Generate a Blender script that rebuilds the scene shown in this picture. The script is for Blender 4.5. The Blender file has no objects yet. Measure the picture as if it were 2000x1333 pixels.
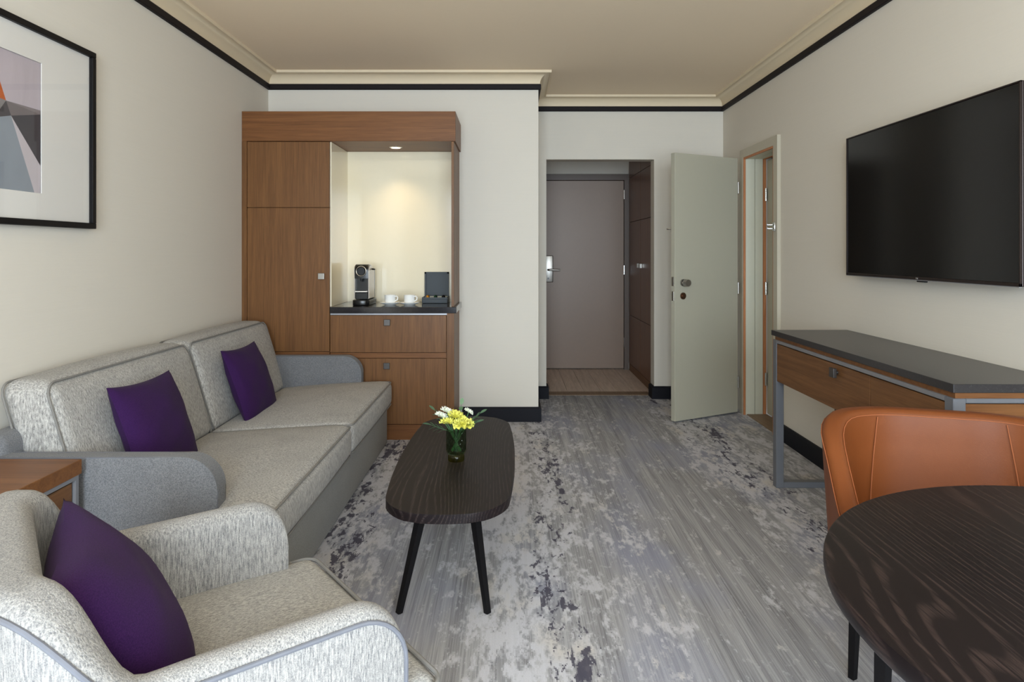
import bpy, bmesh, math, random
from mathutils import Vector, Matrix
random.seed(7)
R = math.radians
S = bpy.context.scene
COL = S.collection

# ------------------------------------------------------------------ camera, sky, light, exposure
cam = bpy.data.cameras.new('camera')
cam.sensor_width = 36.0
cam.lens = 23.4
cam.shift_x = 0.002
cam.shift_y = -0.0873
cam.clip_start = 0.02
cam_o = bpy.data.objects.new('camera', cam)
cam_o.location = (0, 0, 1.29)
cam_o.rotation_euler = (R(90), 0, 0)
COL.objects.link(cam_o)
S.camera = cam_o

world = bpy.data.worlds.new('sky')
world.use_nodes = True
S.world = world
world.node_tree.nodes['Background'].inputs[0].default_value = (0.62, 0.72, 0.9, 1)
world.node_tree.nodes['Background'].inputs[1].default_value = 1.0


def area(name, loc, rot, sx, sy, power, color):
    l = bpy.data.lights.new(name, 'AREA')
    l.shape = 'RECTANGLE'
    l.size, l.size_y = sx, sy
    l.energy = power
    l.color = color
    o = bpy.data.objects.new(name, l)
    o.location = loc
    o.rotation_euler = rot
    COL.objects.link(o)
    return o


# daylight through the two windows of the wall behind the camera
area('daylight_window_right', (0.965, -1.86, 1.36), (R(71), 0, 0), 1.53, 2.0, 172, (0.76, 0.89, 1.0))
area('daylight_window_left', (-0.475, -1.86, 1.36), (R(71), 0, 0), 0.93, 2.0, 174, (0.76, 0.89, 1.0))

S.view_settings.view_transform = 'Standard'
S.view_settings.look = 'None'
S.view_settings.exposure = 0.0
S.view_settings.gamma = 1.0
S.view_settings.use_curve_mapping = False
S.cycles.use_denoising = True
S.cycles.max_bounces = 10
S.cycles.diffuse_bounces = 6
S.cycles.glossy_bounces = 5
S.cycles.sample_clamp_indirect = 4.0
S.cycles.caustics_reflective = False
S.cycles.caustics_refractive = False


# ------------------------------------------------------------------ materials
def lin(c):
    return tuple((v / 255 / 12.92) if v / 255 <= 0.04045 else ((v / 255 + 0.055) / 1.055) ** 2.4 for v in c) + (1.0,)


class NT:
    def __init__(self, name, rough=0.6, metal=0.0, spec=0.5):
        self.m = bpy.data.materials.new(name)
        self.m.use_nodes = True
        self.t = self.m.node_tree
        self.b = self.t.nodes['Principled BSDF']
        self.b.inputs['Roughness'].default_value = rough
        self.b.inputs['Metallic'].default_value = metal
        self.b.inputs['Specular IOR Level'].default_value = spec

    def n(self, kind, **kw):
        nd = self.t.nodes.new(kind)
        for k, v in kw.items():
            setattr(nd, k, v)
        return nd

    def link(self, a, b):
        self.t.links.new(a, b)

    def put(self, sock, v):
        if hasattr(v, 'is_output'):
            self.link(v, sock)
        else:
            sock.default_value = v

    def coord(self, scale=(1, 1, 1), rot=(0, 0, 0), kind='Object'):
        tc = self.n('ShaderNodeTexCoord')
        mp = self.n('ShaderNodeMapping')
        mp.inputs['Scale'].default_value = scale
        mp.inputs['Rotation'].default_value = rot
        self.link(tc.outputs[kind], mp.inputs['Vector'])
        return mp.outputs['Vector']

    def noise(self, vec, scale=1.0, detail=3, rough=0.5, dist=0.0):
        nd = self.n('ShaderNodeTexNoise')
        nd.inputs['Scale'].default_value = scale
        nd.inputs['Detail'].default_value = detail
        nd.inputs['Roughness'].default_value = rough
        nd.inputs['Distortion'].default_value = dist
        self.link(vec, nd.inputs['Vector'])
        return nd.outputs['Fac']

    def math(self, op, a, b=0.0, clamp=False):
        nd = self.n('ShaderNodeMath', operation=op, use_clamp=clamp)
        self.put(nd.inputs[0], a)
        self.put(nd.inputs[1], b)
        return nd.outputs[0]

    def step(self, v, lo, hi):
        nd = self.n('ShaderNodeMapRange')
        self.put(nd.inputs['Value'], v)
        self.put(nd.inputs['From Min'], lo)
        self.put(nd.inputs['From Max'], hi)
        return nd.outputs['Result']

    def mix(self, f, a, b):
        nd = self.n('ShaderNodeMix', data_type='RGBA')
        self.put(nd.inputs[0], f)
        self.put(nd.inputs[6], a)
        self.put(nd.inputs[7], b)
        return nd.outputs[2]

    def ramp(self, f, stops, interp='LINEAR'):
        nd = self.n('ShaderNodeValToRGB')
        cr = nd.color_ramp
        cr.interpolation = interp
        while len(cr.elements) < len(stops):
            cr.elements.new(0.5)
        for e, (p, c) in zip(cr.elements, stops):
            e.position = p
            e.color = c if isinstance(c, tuple) else (c, c, c, 1)
        self.link(f, nd.inputs[0])
        return nd.outputs[0]

    def color(self, v):
        self.put(self.b.inputs['Base Color'], v)
        return self

    def bump(self, h, strength=0.2, dist=0.002):
        nd = self.n('ShaderNodeBump')
        nd.inputs['Strength'].default_value = strength
        nd.inputs['Distance'].default_value = dist
        self.link(h, nd.inputs['Height'])
        self.link(nd.outputs[0], self.b.inputs['Normal'])
        return self


def plain(name, c, rough=0.5, metal=0.0, spec=0.5, var=0.04):
    t = NT(name, rough, metal, spec)
    n = t.noise(t.coord((1, 1, 1)), 35, 3)
    a = lin(c)
    lo = tuple(v * (1 - var) for v in a[:3]) + (1,)
    hi = tuple(min(1, v * (1 + var)) for v in a[:3]) + (1,)
    t.color(t.mix(n, lo, hi))
    return t.m


def wood(name, c1, c2, scale, rough=0.42, dist=1.2, spec=0.28):
    t = NT(name, rough, 0, spec)
    v = t.coord(scale)
    a = t.noise(v, 1.0, 6, 0.62, dist)
    b = t.noise(v, 6.0, 3, 0.6, 0.3)
    f = t.math('ADD', t.math('MULTIPLY', a, 0.65), t.math('MULTIPLY', b, 0.35))
    f = t.step(f, 0.33, 0.66)
    t.color(t.mix(f, lin(c1), lin(c2)))
    t.bump(b, 0.06, 0.001)
    return t.m


def ash(name, dark, light, rot, freq=60.0, rough=0.4, spec=0.35):
    """dark stained ash with raised cathedral grain lines"""
    t = NT(name, rough, 0, spec)
    v = t.coord((1, 0.15, 1), (0, 0, rot))
    warp = t.noise(v, 3.0, 2, 0.45)
    sx = t.n('ShaderNodeSeparateXYZ')
    t.link(v, sx.inputs[0])
    ph = t.math('ADD', t.math('MULTIPLY', sx.outputs[0], freq), t.math('MULTIPLY', warp, freq * .34))
    line = t.math('SINE', t.math('MULTIPLY', ph, 6.283))
    line = t.step(line, 0.25, 1.0)
    pore = t.noise(t.coord((260, 14, 260), (0, 0, rot)), 1.0, 2)
    line = t.math('MULTIPLY', line, t.step(pore, 0.36, 0.6))
    t.color(t.mix(t.math('MULTIPLY', line, 0.75), lin(dark), lin(light)))
    t.bump(line, 0.12, 0.001)
    return t.m


def heather(name, lo, hi, scale, bump=0.35, fine=520, sheen=0.1):
    t = NT(name, 0.95, 0, 0.12)
    a = t.noise(t.coord(scale), 1.0, 3, 0.65)
    b = t.noise(t.coord((fine, fine, fine)), 1.0, 1, 0.5)
    c = t.noise(t.coord((5, 5, 5)), 1.0, 2, 0.5)
    f = t.math('ADD', t.math('MULTIPLY', a, 0.7), t.math('MULTIPLY', b, 0.3))
    f = t.step(f, 0.34, 0.66)
    col = t.mix(f, lin(lo), lin(hi))
    t.color(t.mix(t.math('MULTIPLY', t.step(c, 0.45, 0.8), 0.25), col, lin(lo)))
    t.bump(f, bump, 0.003)
    t.b.inputs['Sheen Weight'].default_value = sheen
    return t.m


def m_wall(name, c):
    t = NT(name, 0.72, 0, 0.25)
    a = t.noise(t.coord((3.0, 3.0, 170)), 1.0, 4, 0.6)
    b = t.noise(t.coord((30, 30, 260)), 1.0, 2, 0.6)
    col = lin(c)
    lo = tuple(v * 0.955 for v in col[:3]) + (1,)
    t.color(t.mix(a, lo, col))
    t.bump(t.math('ADD', a, b), 0.10, 0.002)
    return t.m


def m_carpet():
    t = NT('carpet', 0.97, 0, 0.08)
    P = t.coord((1, 1, 1))
    sx = t.n('ShaderNodeSeparateXYZ')
    t.link(P, sx.inputs[0])
    wob = t.noise(t.coord((0.9, 0.55, 1)), 1.0, 2)
    x = t.math('ADD', sx.outputs[0], t.math('MULTIPLY', t.math('SUBTRACT', wob, 0.5), 0.42))
    u = t.math('DIVIDE', t.math('ADD', x, 1.9), 3.8)          # 0..1 across the room

    def U(v):
        return (v + 1.9) / 3.8
    # how pale each lengthwise band is, and how many charcoal flecks it carries
    pale = t.ramp(u, [(U(-1.6), .45), (U(-.82), .78), (U(-.62), .62), (U(-.40), .30), (U(-.22), .42), (U(-.02), .80), (U(.16), .70),
                      (U(.36), .50), (U(.55), .46), (U(.80), .24), (U(1.05), .34), (U(1.3), .74), (U(1.6), .6)])
    dark = t.ramp(u, [(U(-.98), .10), (U(-.84), .85), (U(-.70), .85), (U(-.56), .0), (U(.02), .0), (U(.14), .80), (U(.25), .95),
                      (U(.36), .25), (U(.46), .0), (U(1.10), .0), (U(1.26), .75), (U(1.50), .85), (U(1.70), .25)])
    def tuft(sc):
        # colour changes tuft by tuft: coordinates snapped to the weave
        tc = t.coord((1, 1, 1))
        sn = t.n('ShaderNodeVectorMath', operation='SNAP')
        t.link(tc, sn.inputs[0])
        sn.inputs[1].default_value = (0.0045, 0.0075, 1)
        mp = t.n('ShaderNodeMapping')
        mp.inputs['Scale'].default_value = sc
        t.link(sn.outputs[0], mp.inputs['Vector'])
        return mp.outputs['Vector']
    fine = t.noise(t.coord((170, 2.2, 1)), 1.0, 3, 0.7)        # lengthwise pile lines
    broad = t.noise(t.coord((22, 0.7, 1)), 1.0, 3, 0.6)
    pile = t.noise(t.coord((420, 260, 1)), 1.0, 1, 0.5)
    blot = t.noise(tuft((12, 4.2, 1)), 1.0, 7, 0.72, 0.3)
    small = t.noise(tuft((44, 17, 1)), 1.0, 4, 0.65, 0.4)
    lines = t.math('ADD', t.math('MULTIPLY', fine, 0.55), t.math('MULTIPLY', broad, 0.45))
    base = t.mix(t.step(lines, 0.36, 0.64), lin((124, 123, 126)), lin((186, 185, 187)))
    tint = t.noise(t.coord((2.6, 1.1, 1)), 1.0, 3)
    base = t.mix(t.math('MULTIPLY', t.step(tint, 0.48, 0.66), 0.55), base, lin((150, 154, 178)))
    mask = t.math('ADD', t.math('MULTIPLY', blot, 0.62), t.math('MULTIPLY', small, 0.38))
    mask = t.math('ADD', mask, t.math('MULTIPLY', t.math('SUBTRACT', pale, 0.5), 0.24))
    mask = t.step(mask, 0.50, 0.575)
    beige = t.step(t.noise(t.coord((4.4, 2.6, 1)), 1.0, 4, 0.6), 0.52, 0.66)
    pcol = t.mix(t.math('MULTIPLY', beige, 0.6), lin((212, 211, 217)), lin((216, 207, 193)))
    pcol = t.mix(t.math('MULTIPLY', t.step(fine, 0.42, 0.75), 0.35), pcol, lin((170, 168, 172)))
    col = t.mix(t.math('MULTIPLY', mask, 0.85), base, pcol)
    fl = t.noise(tuft((32, 13, 1)), 1.0, 5, 0.66, 0.6)
    fl2 = t.noise(t.coord((8.0, 2.2, 1)), 1.0, 3, 0.5)
    flm = t.math('ADD', t.math('MULTIPLY', fl, 0.62), t.math('MULTIPLY', fl2, 0.38))
    flm = t.math('ADD', flm, t.math('MULTIPLY', t.math('SUBTRACT', dark, 0.85), 0.28))
    flm = t.step(flm, 0.53, 0.56)
    col = t.mix(t.math('MULTIPLY', flm, 0.9), col, lin((72, 69, 84)))
    col = t.mix(t.math('MULTIPLY', t.step(pile, 0.35, 0.7), 0.12), col, lin((96, 94, 98)))
    t.color(col)
    t.bump(t.math('ADD', pile, t.math('MULTIPLY', mask, 0.7)), 0.3, 0.003)
    return t.m


def m_granite(name='granite', rough=0.30):
    t = NT(name, rough, 0, 0.5)
    vo = t.n('ShaderNodeTexVoronoi')
    vo.inputs['Scale'].default_value = 330
    t.link(t.coord((1, 1, 1)), vo.inputs['Vector'])
    sp = t.step(vo.outputs['Distance'], 0.22, 0.12)
    gate = t.step(t.noise(t.coord((90, 90, 90)), 1.0, 2), 0.50, 0.62)
    n = t.noise(t.coord((160, 160, 160)), 1.0, 3, 0.7)
    base = t.mix(n, lin((22, 21, 23)), lin((52, 49, 51)))
    t.color(t.mix(t.math('MULTIPLY', t.math('MULTIPLY', sp, gate), 0.7), base, lin((140, 136, 134))))
    return t.m


def m_leather():
    t = NT('orange_leather', 0.5, 0, 0.25)
    vo = t.n('ShaderNodeTexVoronoi')
    vo.inputs['Scale'].default_value = 420
    t.link(t.coord((1, 1, 1)), vo.inputs['Vector'])
    n = t.noise(t.coord((6, 6, 6)), 1.0, 4)
    t.color(t.mix(n, lin((103, 53, 22)), lin((118, 64, 29))))
    t.bump(vo.outputs['Distance'], 0.10, 0.001)
    return t.m


def m_glass(name, c, rough=0.0, tint=1.0):
    """thin pane: clear straight-through view with a Fresnel sheen"""
    m = bpy.data.materials.new(name)
    m.use_nodes = True
    nt = m.node_tree
    nt.nodes.remove(nt.nodes['Principled BSDF'])
    out = nt.nodes['Material Output']
    tr = nt.nodes.new('ShaderNodeBsdfTransparent')
    tr.inputs[0].default_value = c
    gl = nt.nodes.new('ShaderNodeBsdfGlossy')
    gl.inputs['Roughness'].default_value = rough
    lw = nt.nodes.new('ShaderNodeLayerWeight')
    pw = nt.nodes.new('ShaderNodeMath')
    pw.operation = 'POWER'
    nt.links.new(lw.outputs['Facing'], pw.inputs[0])
    pw.inputs[1].default_value = 4.5
    fr = nt.nodes.new('ShaderNodeMath')
    fr.operation = 'MULTIPLY_ADD'
    nt.links.new(pw.outputs[0], fr.inputs[0])
    fr.inputs[1].default_value = 0.35
    fr.inputs[2].default_value = 0.02
    mx = nt.nodes.new('ShaderNodeMixShader')
    nt.links.new(fr.outputs[0], mx.inputs[0])
    nt.links.new(tr.outputs[0], mx.inputs[1])
    nt.links.new(gl.outputs[0], mx.inputs[2])
    nt.links.new(mx.outputs[0], out.inputs[0])
    return m


M = {}
M['wall'] = m_wall('wallpaper', (221, 214, 202))
M['ceiling'] = plain('ceiling_paint', (242, 222, 194), 0.85, var=0.01)
M['cornice'] = plain('cornice_paint', (224, 206, 176), 0.6, var=0.01)
M['rail'] = plain('dark_rail_wood', (26, 20, 21), 0.6, spec=0.2)
M['base'] = plain('dark_skirting_paint', (20, 20, 27), 0.6, spec=0.2)
M['carpet'] = m_carpet()
M['plank'] = wood('oak_plank', (196, 176, 160), (232, 212, 196), (22, 1.6, 22), 0.5)
M['thresh_shade'] = wood('brown_threshold_and_shade', (122, 100, 80), (150, 126, 104), (20, 2.5, 20), 0.5)  # real door threshold, and the strip that imitates shade on the hall floor
M['oak_v'] = wood('oak_veneer_upright', (94, 61, 34), (124, 85, 49), (34, 34, 1.3), 0.42)
M['oak_h'] = wood('oak_veneer_level', (100, 62, 34), (130, 86, 49), (1.3, 34, 34), 0.42)
M['oak_y'] = wood('oak_veneer_long', (93, 61, 36), (126, 88, 55), (34, 1.3, 34), 0.42)
M['oak_d'] = wood('dark_oak_veneer', (92, 58, 38), (124, 82, 53), (34, 34, 1.3), 0.32)
M['cream'] = plain('cream_lacquer', (238, 227, 200), 0.09, spec=0.7, var=0.01)
M['granite'] = m_granite()
M['granite_p'] = m_granite('polished_granite', 0.10)
M['steel'] = plain('grey_steel', (150, 150, 154), 0.42, 0.55)
M['steelgrey'] = plain('grey_metal_paint', (112, 114, 120), 0.45, 0.3)
M['nickel'] = plain('brushed_nickel', (168, 164, 158), 0.32, 0.9)
M['dnickel'] = plain('dark_nickel', (98, 94, 92), 0.35, 0.85)
M['chrome'] = plain('chrome', (220, 220, 220), 0.12, 1.0)
M['bronze'] = plain('bronze_metal', (120, 92, 74), 0.3, 0.9)
M['black'] = plain('black_plastic', (14, 14, 16), 0.28)
M['blackm'] = plain('matt_black', (16, 16, 20), 0.6)
M['blackpaint'] = plain('black_lacquer', (11, 9, 11), 0.5, spec=0.25)
M['champagne'] = plain('champagne_plastic', (186, 176, 164), 0.3, 0.35)
M['screen'] = plain('dark_screen', (5, 5, 7), 0.16, spec=0.35, var=0.0)
M['tvframe'] = plain('dark_brown_bezel', (42, 32, 30), 0.32, 0.5)
M['mat'] = plain('white_mount_card', (226, 222, 216), 0.9, var=0.01)
M['pane'] = m_glass('picture_glass', (1, 1, 1, 1))
M['doorgrey'] = plain('greige_door_paint', (178, 174, 157), 0.5, var=0.015)
M['frame'] = plain('greige_frame_paint', (186, 178, 160), 0.5, var=0.015)
M['jamb'] = plain('pale_jamb_paint', (204, 202, 184), 0.5, var=0.015)
M['strip'] = wood('orange_wood_edge', (168, 104, 62), (196, 134, 92), (40, 40, 2), 0.5)
M['doorbrown'] = plain('taupe_door_laminate', (142, 120, 104), 0.42, var=0.03)
M['framebrown'] = plain('dark_taupe_frame', (94, 79, 70), 0.45, var=0.02)
M['fab_back'] = heather('grey_heather_upholstery', (110, 108, 106), (204, 200, 194), (150, 280, 48))
M['fab_arm'] = heather('plain_grey_weave', (84, 85, 89), (138, 138, 140), (330, 330, 330), 0.25, 700)
M['fab_base'] = heather('grey_base_weave', (124, 122, 119), (152, 150, 146), (300, 300, 300), 0.2, 700)
M['fab_chair'] = heather('pale_heather_upholstery', (108, 106, 104), (194, 190, 183), (110, 330, 70))
M['fab_side'] = heather('pale_heather_side', (98, 97, 99), (178, 174, 168), (330, 330, 45))
M['piping'] = plain('grey_piping', (124, 121, 117), 0.9, var=0.15)
M['piping_b'] = plain('blue_grey_piping', (104, 105, 112), 0.9, var=0.15)
M['purple'] = heather('purple_wool', (40, 18, 56), (58, 29, 76), (420, 420, 420), 0.18, 600, 0.03)
M['wenge'] = ash('wenge_table_wood', (27, 20, 21), (62, 52, 50), 0, 62.0, 0.5, 0.2)
M['wenge2'] = ash('wenge_dining_wood', (21, 14, 16), (60, 47, 44), R(16), 62.0, 0.45, 0.22)
M['wenge_edge'] = plain('wenge_edge', (36, 22, 28), 0.35)
M['leather'] = m_leather()
M['stitch'] = plain('orange_thread', (150, 84, 46), 0.8)
M['china'] = plain('white_china', (240, 240, 238), 0.15, var=0.01)
M['teal'] = plain('dark_teal_leatherette', (34, 42, 48), 0.5)
M['gold'] = plain('gold_foil', (214, 150, 52), 0.25, 0.9)
M['green_foil'] = plain('dark_green_foil', (30, 66, 46), 0.25, 0.8)
M['black_foil'] = plain('black_foil', (28, 26, 28), 0.22, 0.8)
M['yellow'] = plain('yellow_petal', (230, 226, 112), 0.7, var=0.10)
M['white_petal'] = plain('white_petal', (238, 240, 226), 0.7, var=0.04)
M['leafgreen'] = plain('grey_green_leaf', (94, 120, 88), 0.55, var=0.15)
M['stem'] = plain('green_stem', (62, 96, 60), 0.6)
M['vase'] = m_glass('smoked_green_glass', (0.70, 0.76, 0.66, 1), 0.03)
M['vase_base'] = m_glass('amber_green_glass', (0.62, 0.62, 0.32, 1), 0.05)
M['lamp'] = None
lm = bpy.data.materials.new('downlight_lens')
lm.use_nodes = True
lm.node_tree.nodes['Principled BSDF'].inputs['Emission Color'].default_value = (1, 0.82, 0.55, 1)
lm.node_tree.nodes['Principled BSDF'].inputs['Emission Strength'].default_value = 2.5
M['lamp'] = lm


# ------------------------------------------------------------------ mesh helpers
def BX(bm, x0, x1, y0, y1, z0, z1, bev=0.0, seg=2):
    r = bmesh.ops.create_cube(bm, size=1.0)
    vs = r['verts']
    for v in vs:
        v.co = Vector(((x0 + x1) / 2 + v.co.x * (x1 - x0), (y0 + y1) / 2 + v.co.y * (y1 - y0), (z0 + z1) / 2 + v.co.z * (z1 - z0)))
    if bev > 0:
        es = list({e for v in vs for e in v.link_edges})
        bmesh.ops.bevel(bm, geom=es, offset=bev, segments=seg, affect='EDGES', profile=0.5)
    return bm


def box(*a, **k):
    return BX(bmesh.new(), *a, **k)


def TUBE(bm, pts, r, n=8, closed=False):
    pts = [Vector(p) for p in pts]
    N = len(pts)
    rs = r if isinstance(r, (list, tuple)) else [r] * N
    rings = []
    up = None
    for i, p in enumerate(pts):
        a = pts[(i - 1) % N] if (closed or i > 0) else p
        b = pts[(i + 1) % N] if (closed or i < N - 1) else p
        d = (b - a).normalized()
        if up is None:
            up = Vector((0, 0, 1)) if abs(d.z) < 0.9 else Vector((1, 0, 0))
        s = d.cross(up).normalized()
        up = s.cross(d).normalized()
        rings.append([bm.verts.new(p + (s * math.cos(t) + up * math.sin(t)) * rs[i]) for t in [2 * math.pi * k / n for k in range(n)]])
    for i in range(N if closed else N - 1):
        A, B = rings[i], rings[(i + 1) % N]
        for k in range(n):
            bm.faces.new((A[k], A[(k + 1) % n], B[(k + 1) % n], B[k]))
    if not closed:
        bm.faces.new(rings[0][::-1])
        bm.faces.new(rings[-1])
    return bm


def LATHE(bm, prof, n=32, c=(0, 0, 0)):
    rings = []
    for r, z in prof:
        if r < 1e-6:
            rings.append([bm.verts.new((c[0], c[1], c[2] + z))])
        else:
            rings.append([bm.verts.new((c[0] + r * math.cos(2 * math.pi * k / n), c[1] + r * math.sin(2 * math.pi * k / n), c[2] + z)) for k in range(n)])
    for A, B in zip(rings, rings[1:]):
        if len(A) == 1 and len(B) == 1:
            continue
        for k in range(n):
            j = (k + 1) % n
            if len(A) == 1:
                bm.faces.new((A[0], B[j], B[k]))
            elif len(B) == 1:
                bm.faces.new((A[k], A[j], B[0]))
            else:
                bm.faces.new((A[k], A[j], B[j], B[k]))
    return bm


def CYL(bm, p0, p1, r, n=20, r1=None):
    return TUBE(bm, [p0, p1], [r, r if r1 is None else r1], n)


def PRISM(bm, poly, axis, a, b, bev=0.0, seg=3):
    """extrude a 2-D outline along an axis ('x','y','z')"""
    def P(p, t):
        return {'z': (p[0], p[1], t), 'y': (p[0], t, p[1]), 'x': (t, p[0], p[1])}[axis]
    A = [bm.verts.new(P(p, a)) for p in poly]
    B = [bm.verts.new(P(p, b)) for p in poly]
    n = len(poly)
    f1 = bm.faces.new(A[::-1])
    f2 = bm.faces.new(B)
    for i in range(n):
        bm.faces.new((A[i], A[(i + 1) % n], B[(i + 1) % n], B[i]))
    if bev > 0:
        es = list(f1.edges) + list(f2.edges)
        bmesh.ops.bevel(bm, geom=es, offset=bev, segments=seg, affect='EDGES', profile=0.5)
    return bm


def CUSH(bm, c, h, r, crown=(0, 0, 0), m=10, k=4, f=None):
    """soft rounded box: centre, half sizes, corner radius, crown height per axis"""
    def ticks(H):
        t = [-H + r * i / k for i in range(k)] + [-(H - r) + 2 * (H - r) * i / m for i in range(m + 1)] + [H - r + r * (i + 1) / k for i in range(k)]
        return t
    T = [ticks(h[i]) for i in range(3)]
    cache = {}

    def V(p):
        key = tuple(round(q, 6) for q in p)
        if key in cache:
            return cache[key]
        inner = Vector([max(-(h[i] - r), min(h[i] - r, p[i])) for i in range(3)])
        d = Vector(p) - inner
        if d.length > 1e-9:
            d.normalize()
        q = inner + d * r
        u = [max(0.0, 1 - (p[i] / h[i]) ** 2) for i in range(3)]
        for ax in range(3):
            o = [i for i in range(3) if i != ax]
            q[ax] += crown[ax] * (u[o[0]] * u[o[1]]) ** 0.75 * (p[ax] / h[ax])
        q += Vector(c)
        if f:
            q = Vector(f(q))
        cache[key] = bm.verts.new(q)
        return cache[key]
    for ax in range(3):
        o = [i for i in range(3) if i != ax]
        for sgn in (-1, 1):
            for i in range(len(T[o[0]]) - 1):
                for j in range(len(T[o[1]]) - 1):
                    q = []
                    for (a, b) in ((0, 0), (1, 0), (1, 1), (0, 1)):
                        p = [0, 0, 0]
                        p[ax] = sgn * h[ax]
                        p[o[0]] = T[o[0]][i + a]
                        p[o[1]] = T[o[1]][j + b]
                        q.append(V(p))
                    try:
                        bm.faces.new(q)
                    except ValueError:
                        pass
    return bm


def link(o, parent=None):
    COL.objects.link(o)
    if parent is not None:
        o.parent = parent
    return o


def abs_loc(o):
    v = Vector((0, 0, 0))
    while o is not None:
        v += o.location
        o = o.parent
    return v


def mesh(name, bm, mat, parent=None, smooth=False, local=False, origin=None):
    """link a bmesh as one object; geometry is given in world space unless local"""
    bmesh.ops.recalc_face_normals(bm, faces=bm.faces)
    off = Vector((0, 0, 0))
    if parent is not None and not local:
        off = abs_loc(parent)
    if origin is not None:
        off = Vector(origin)
    if off.length > 0:
        bmesh.ops.translate(bm, verts=bm.verts, vec=-off)
    me = bpy.data.meshes.new(name)
    bm.to_mesh(me)
    bm.free()
    if isinstance(mat, (list, tuple)):
        for q in mat:
            me.materials.append(q)
    else:
        me.materials.append(mat)
    if smooth:
        me.polygons.foreach_set('use_smooth', [True] * len(me.polygons))
        try:
            me.set_sharp_from_angle(angle=R(40))
        except Exception:
            pass
    o = bpy.data.objects.new(name, me)
    if origin is not None:
        o.location = origin
    return link(o, parent)


def tag(o, label=None, cat=None, group=None, kind=None):
    if label:
        o['label'] = label
    if cat:
        o['category'] = cat
    if group:
        o['group'] = group
    if kind:
        o['kind'] = kind
    return o


def thing(name, loc, label, cat, group=None, rz=0.0, kind=None):
    o = bpy.data.objects.new(name, None)
    o.empty_display_size = 0.05
    o.location = loc
    o.rotation_euler = (0, 0, rz)
    link(o)
    return tag(o, label, cat, group, kind)


def dup(o, parent=None):
    c = o.copy()
    link(c, parent)
    for ch in list(o.children):
        dup(ch, c)
    return c


def struct(name, bm, mat, label, smooth=False):
    return tag(mesh(name, bm, mat, smooth=smooth), label, kind='structure')


# ------------------------------------------------------------------ room shell
XL, XR, YB, YA, YR, ZC = -1.837, 1.87, 5.06, 5.84, -1.7, 2.648
XC = 0.216
OY0, OY1, OZ = 4.667, 5.274, 2.035            # connecting-door opening in the right wall
EX0, EX1, EZ = 0.319, 1.2646, 2.10            # opening to the entry hall

struct('floor', box(XL - .1, XR + .1, YR - .1, 5.98, -.06, 0), M['carpet'], 'grey patterned carpet with pale bands and charcoal flecks')
bm = box(XL - .16, XL, YR - .15, YB + .02, -.05, ZC + .1)
struct('wall_left', bm, M['wall'], 'cream papered wall behind the sofa')
bm = box(XL - .16, XC, YB, 5.98, -.05, ZC + .1)
struct('wall_back', bm, M['wall'], 'cream papered wall behind the coffee cabinet')
bm = bmesh.new()
BX(bm, XC, EX0, YA, 5.98, -.05, ZC + .1)
BX(bm, EX1, XR + .16, YA, 5.98, -.05, ZC + .1)
BX(bm, EX0, EX1, YA, 5.98, EZ, ZC + .1)
struct('wall_alcove', bm, M['wall'], 'cream papered wall around the entry hall opening')
bm = bmesh.new()
BX(bm, XR, XR + .22, YR - .15, OY0, -.05, ZC + .1)
BX(bm, XR, XR + .22, OY1, YA, -.05, ZC + .1)
BX(bm, XR, XR + .22, OY0, OY1, OZ, ZC + .1)
struct('wall_right', bm, M['wall'], 'cream papered wall with the television and the connecting door')
bm = bmesh.new()
W1, W2, WZ0, WZ1 = (-0.95, 0.0), (0.18, 1.75), 0.32, 2.40
BX(bm, XL, XR, YR - .15, YR, -.05, WZ0)
BX(bm, XL, XR, YR - .15, YR, WZ1, ZC + .1)
BX(bm, XL, W1[0], YR - .15, YR, WZ0, WZ1)
BX(bm, W1[1], W2[0], YR - .15, YR, WZ0, WZ1)
BX(bm, W2[1], XR, YR - .15, YR, WZ0, WZ1)
struct('wall_rear', bm, M['wall'], 'cream window wall at the near end of the room')
for i, (a, b) in enumerate((W1, W2)):
    bm = bmesh.new()
    for (x0, x1, z0, z1) in ((a, a + .05, WZ0, WZ1), (b - .05, b, WZ0, WZ1), (a, b, WZ0, WZ0 + .05), (a, b, WZ1 - .05, WZ1), ((a + b) / 2 - .03, (a + b) / 2 + .03, WZ0, WZ1)):
        BX(bm, x0, x1, YR - .11, YR - .05, z0, z1)
    struct('window_%d' % (i + 1), bm, M['jamb'], 'pale window frame in the near wall')
struct('ceiling', box(XL - .1, XR + .1, YR - .1, YA + .05, ZC, ZC + .1), M['ceiling'], 'plain cream ceiling of the sitting room')

# entry hall shell
HZ = 2.30
bm = bmesh.new()
BX(bm, .12, 2.05, 5.98, 7.5, HZ, HZ + .05)
struct('ceiling_entry', bm, M['ceiling'], 'low ceiling of the entry hall')
bm = bmesh.new()
BX(bm, .12, .22, 5.98, 7.5, -.05, HZ)
struct('wall_entry_left', bm, M['wall'], 'cream side wall of the entry hall')
bm = bmesh.new()
BX(bm, .22, 2.05, 7.36, 7.46, -.05, HZ)
struct('wall_entry', bm, M['wall'], 'end wall of the entry hall around the front door')
fe = struct('floor_entry', box(.12, 2.05, 5.98, 7.5, -.06, -.006), M['thresh_shade'], 'wood plank floor of the entry hall')
px = .22
k = 0
first = None
for i in range(7):
    x0 = .22 + i * .155
    cuts = [6.12, 6.12 + (.55 if i % 2 else .95), 7.36]
    for y0, y1 in zip(cuts, cuts[1:]):
        mesh('floor_plank', box(x0 + .0012, x0 + .1538, y0 + .0012, y1 - .0012, -.006, 0.0, bev=.0012, seg=1), M['plank'], fe)
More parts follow.
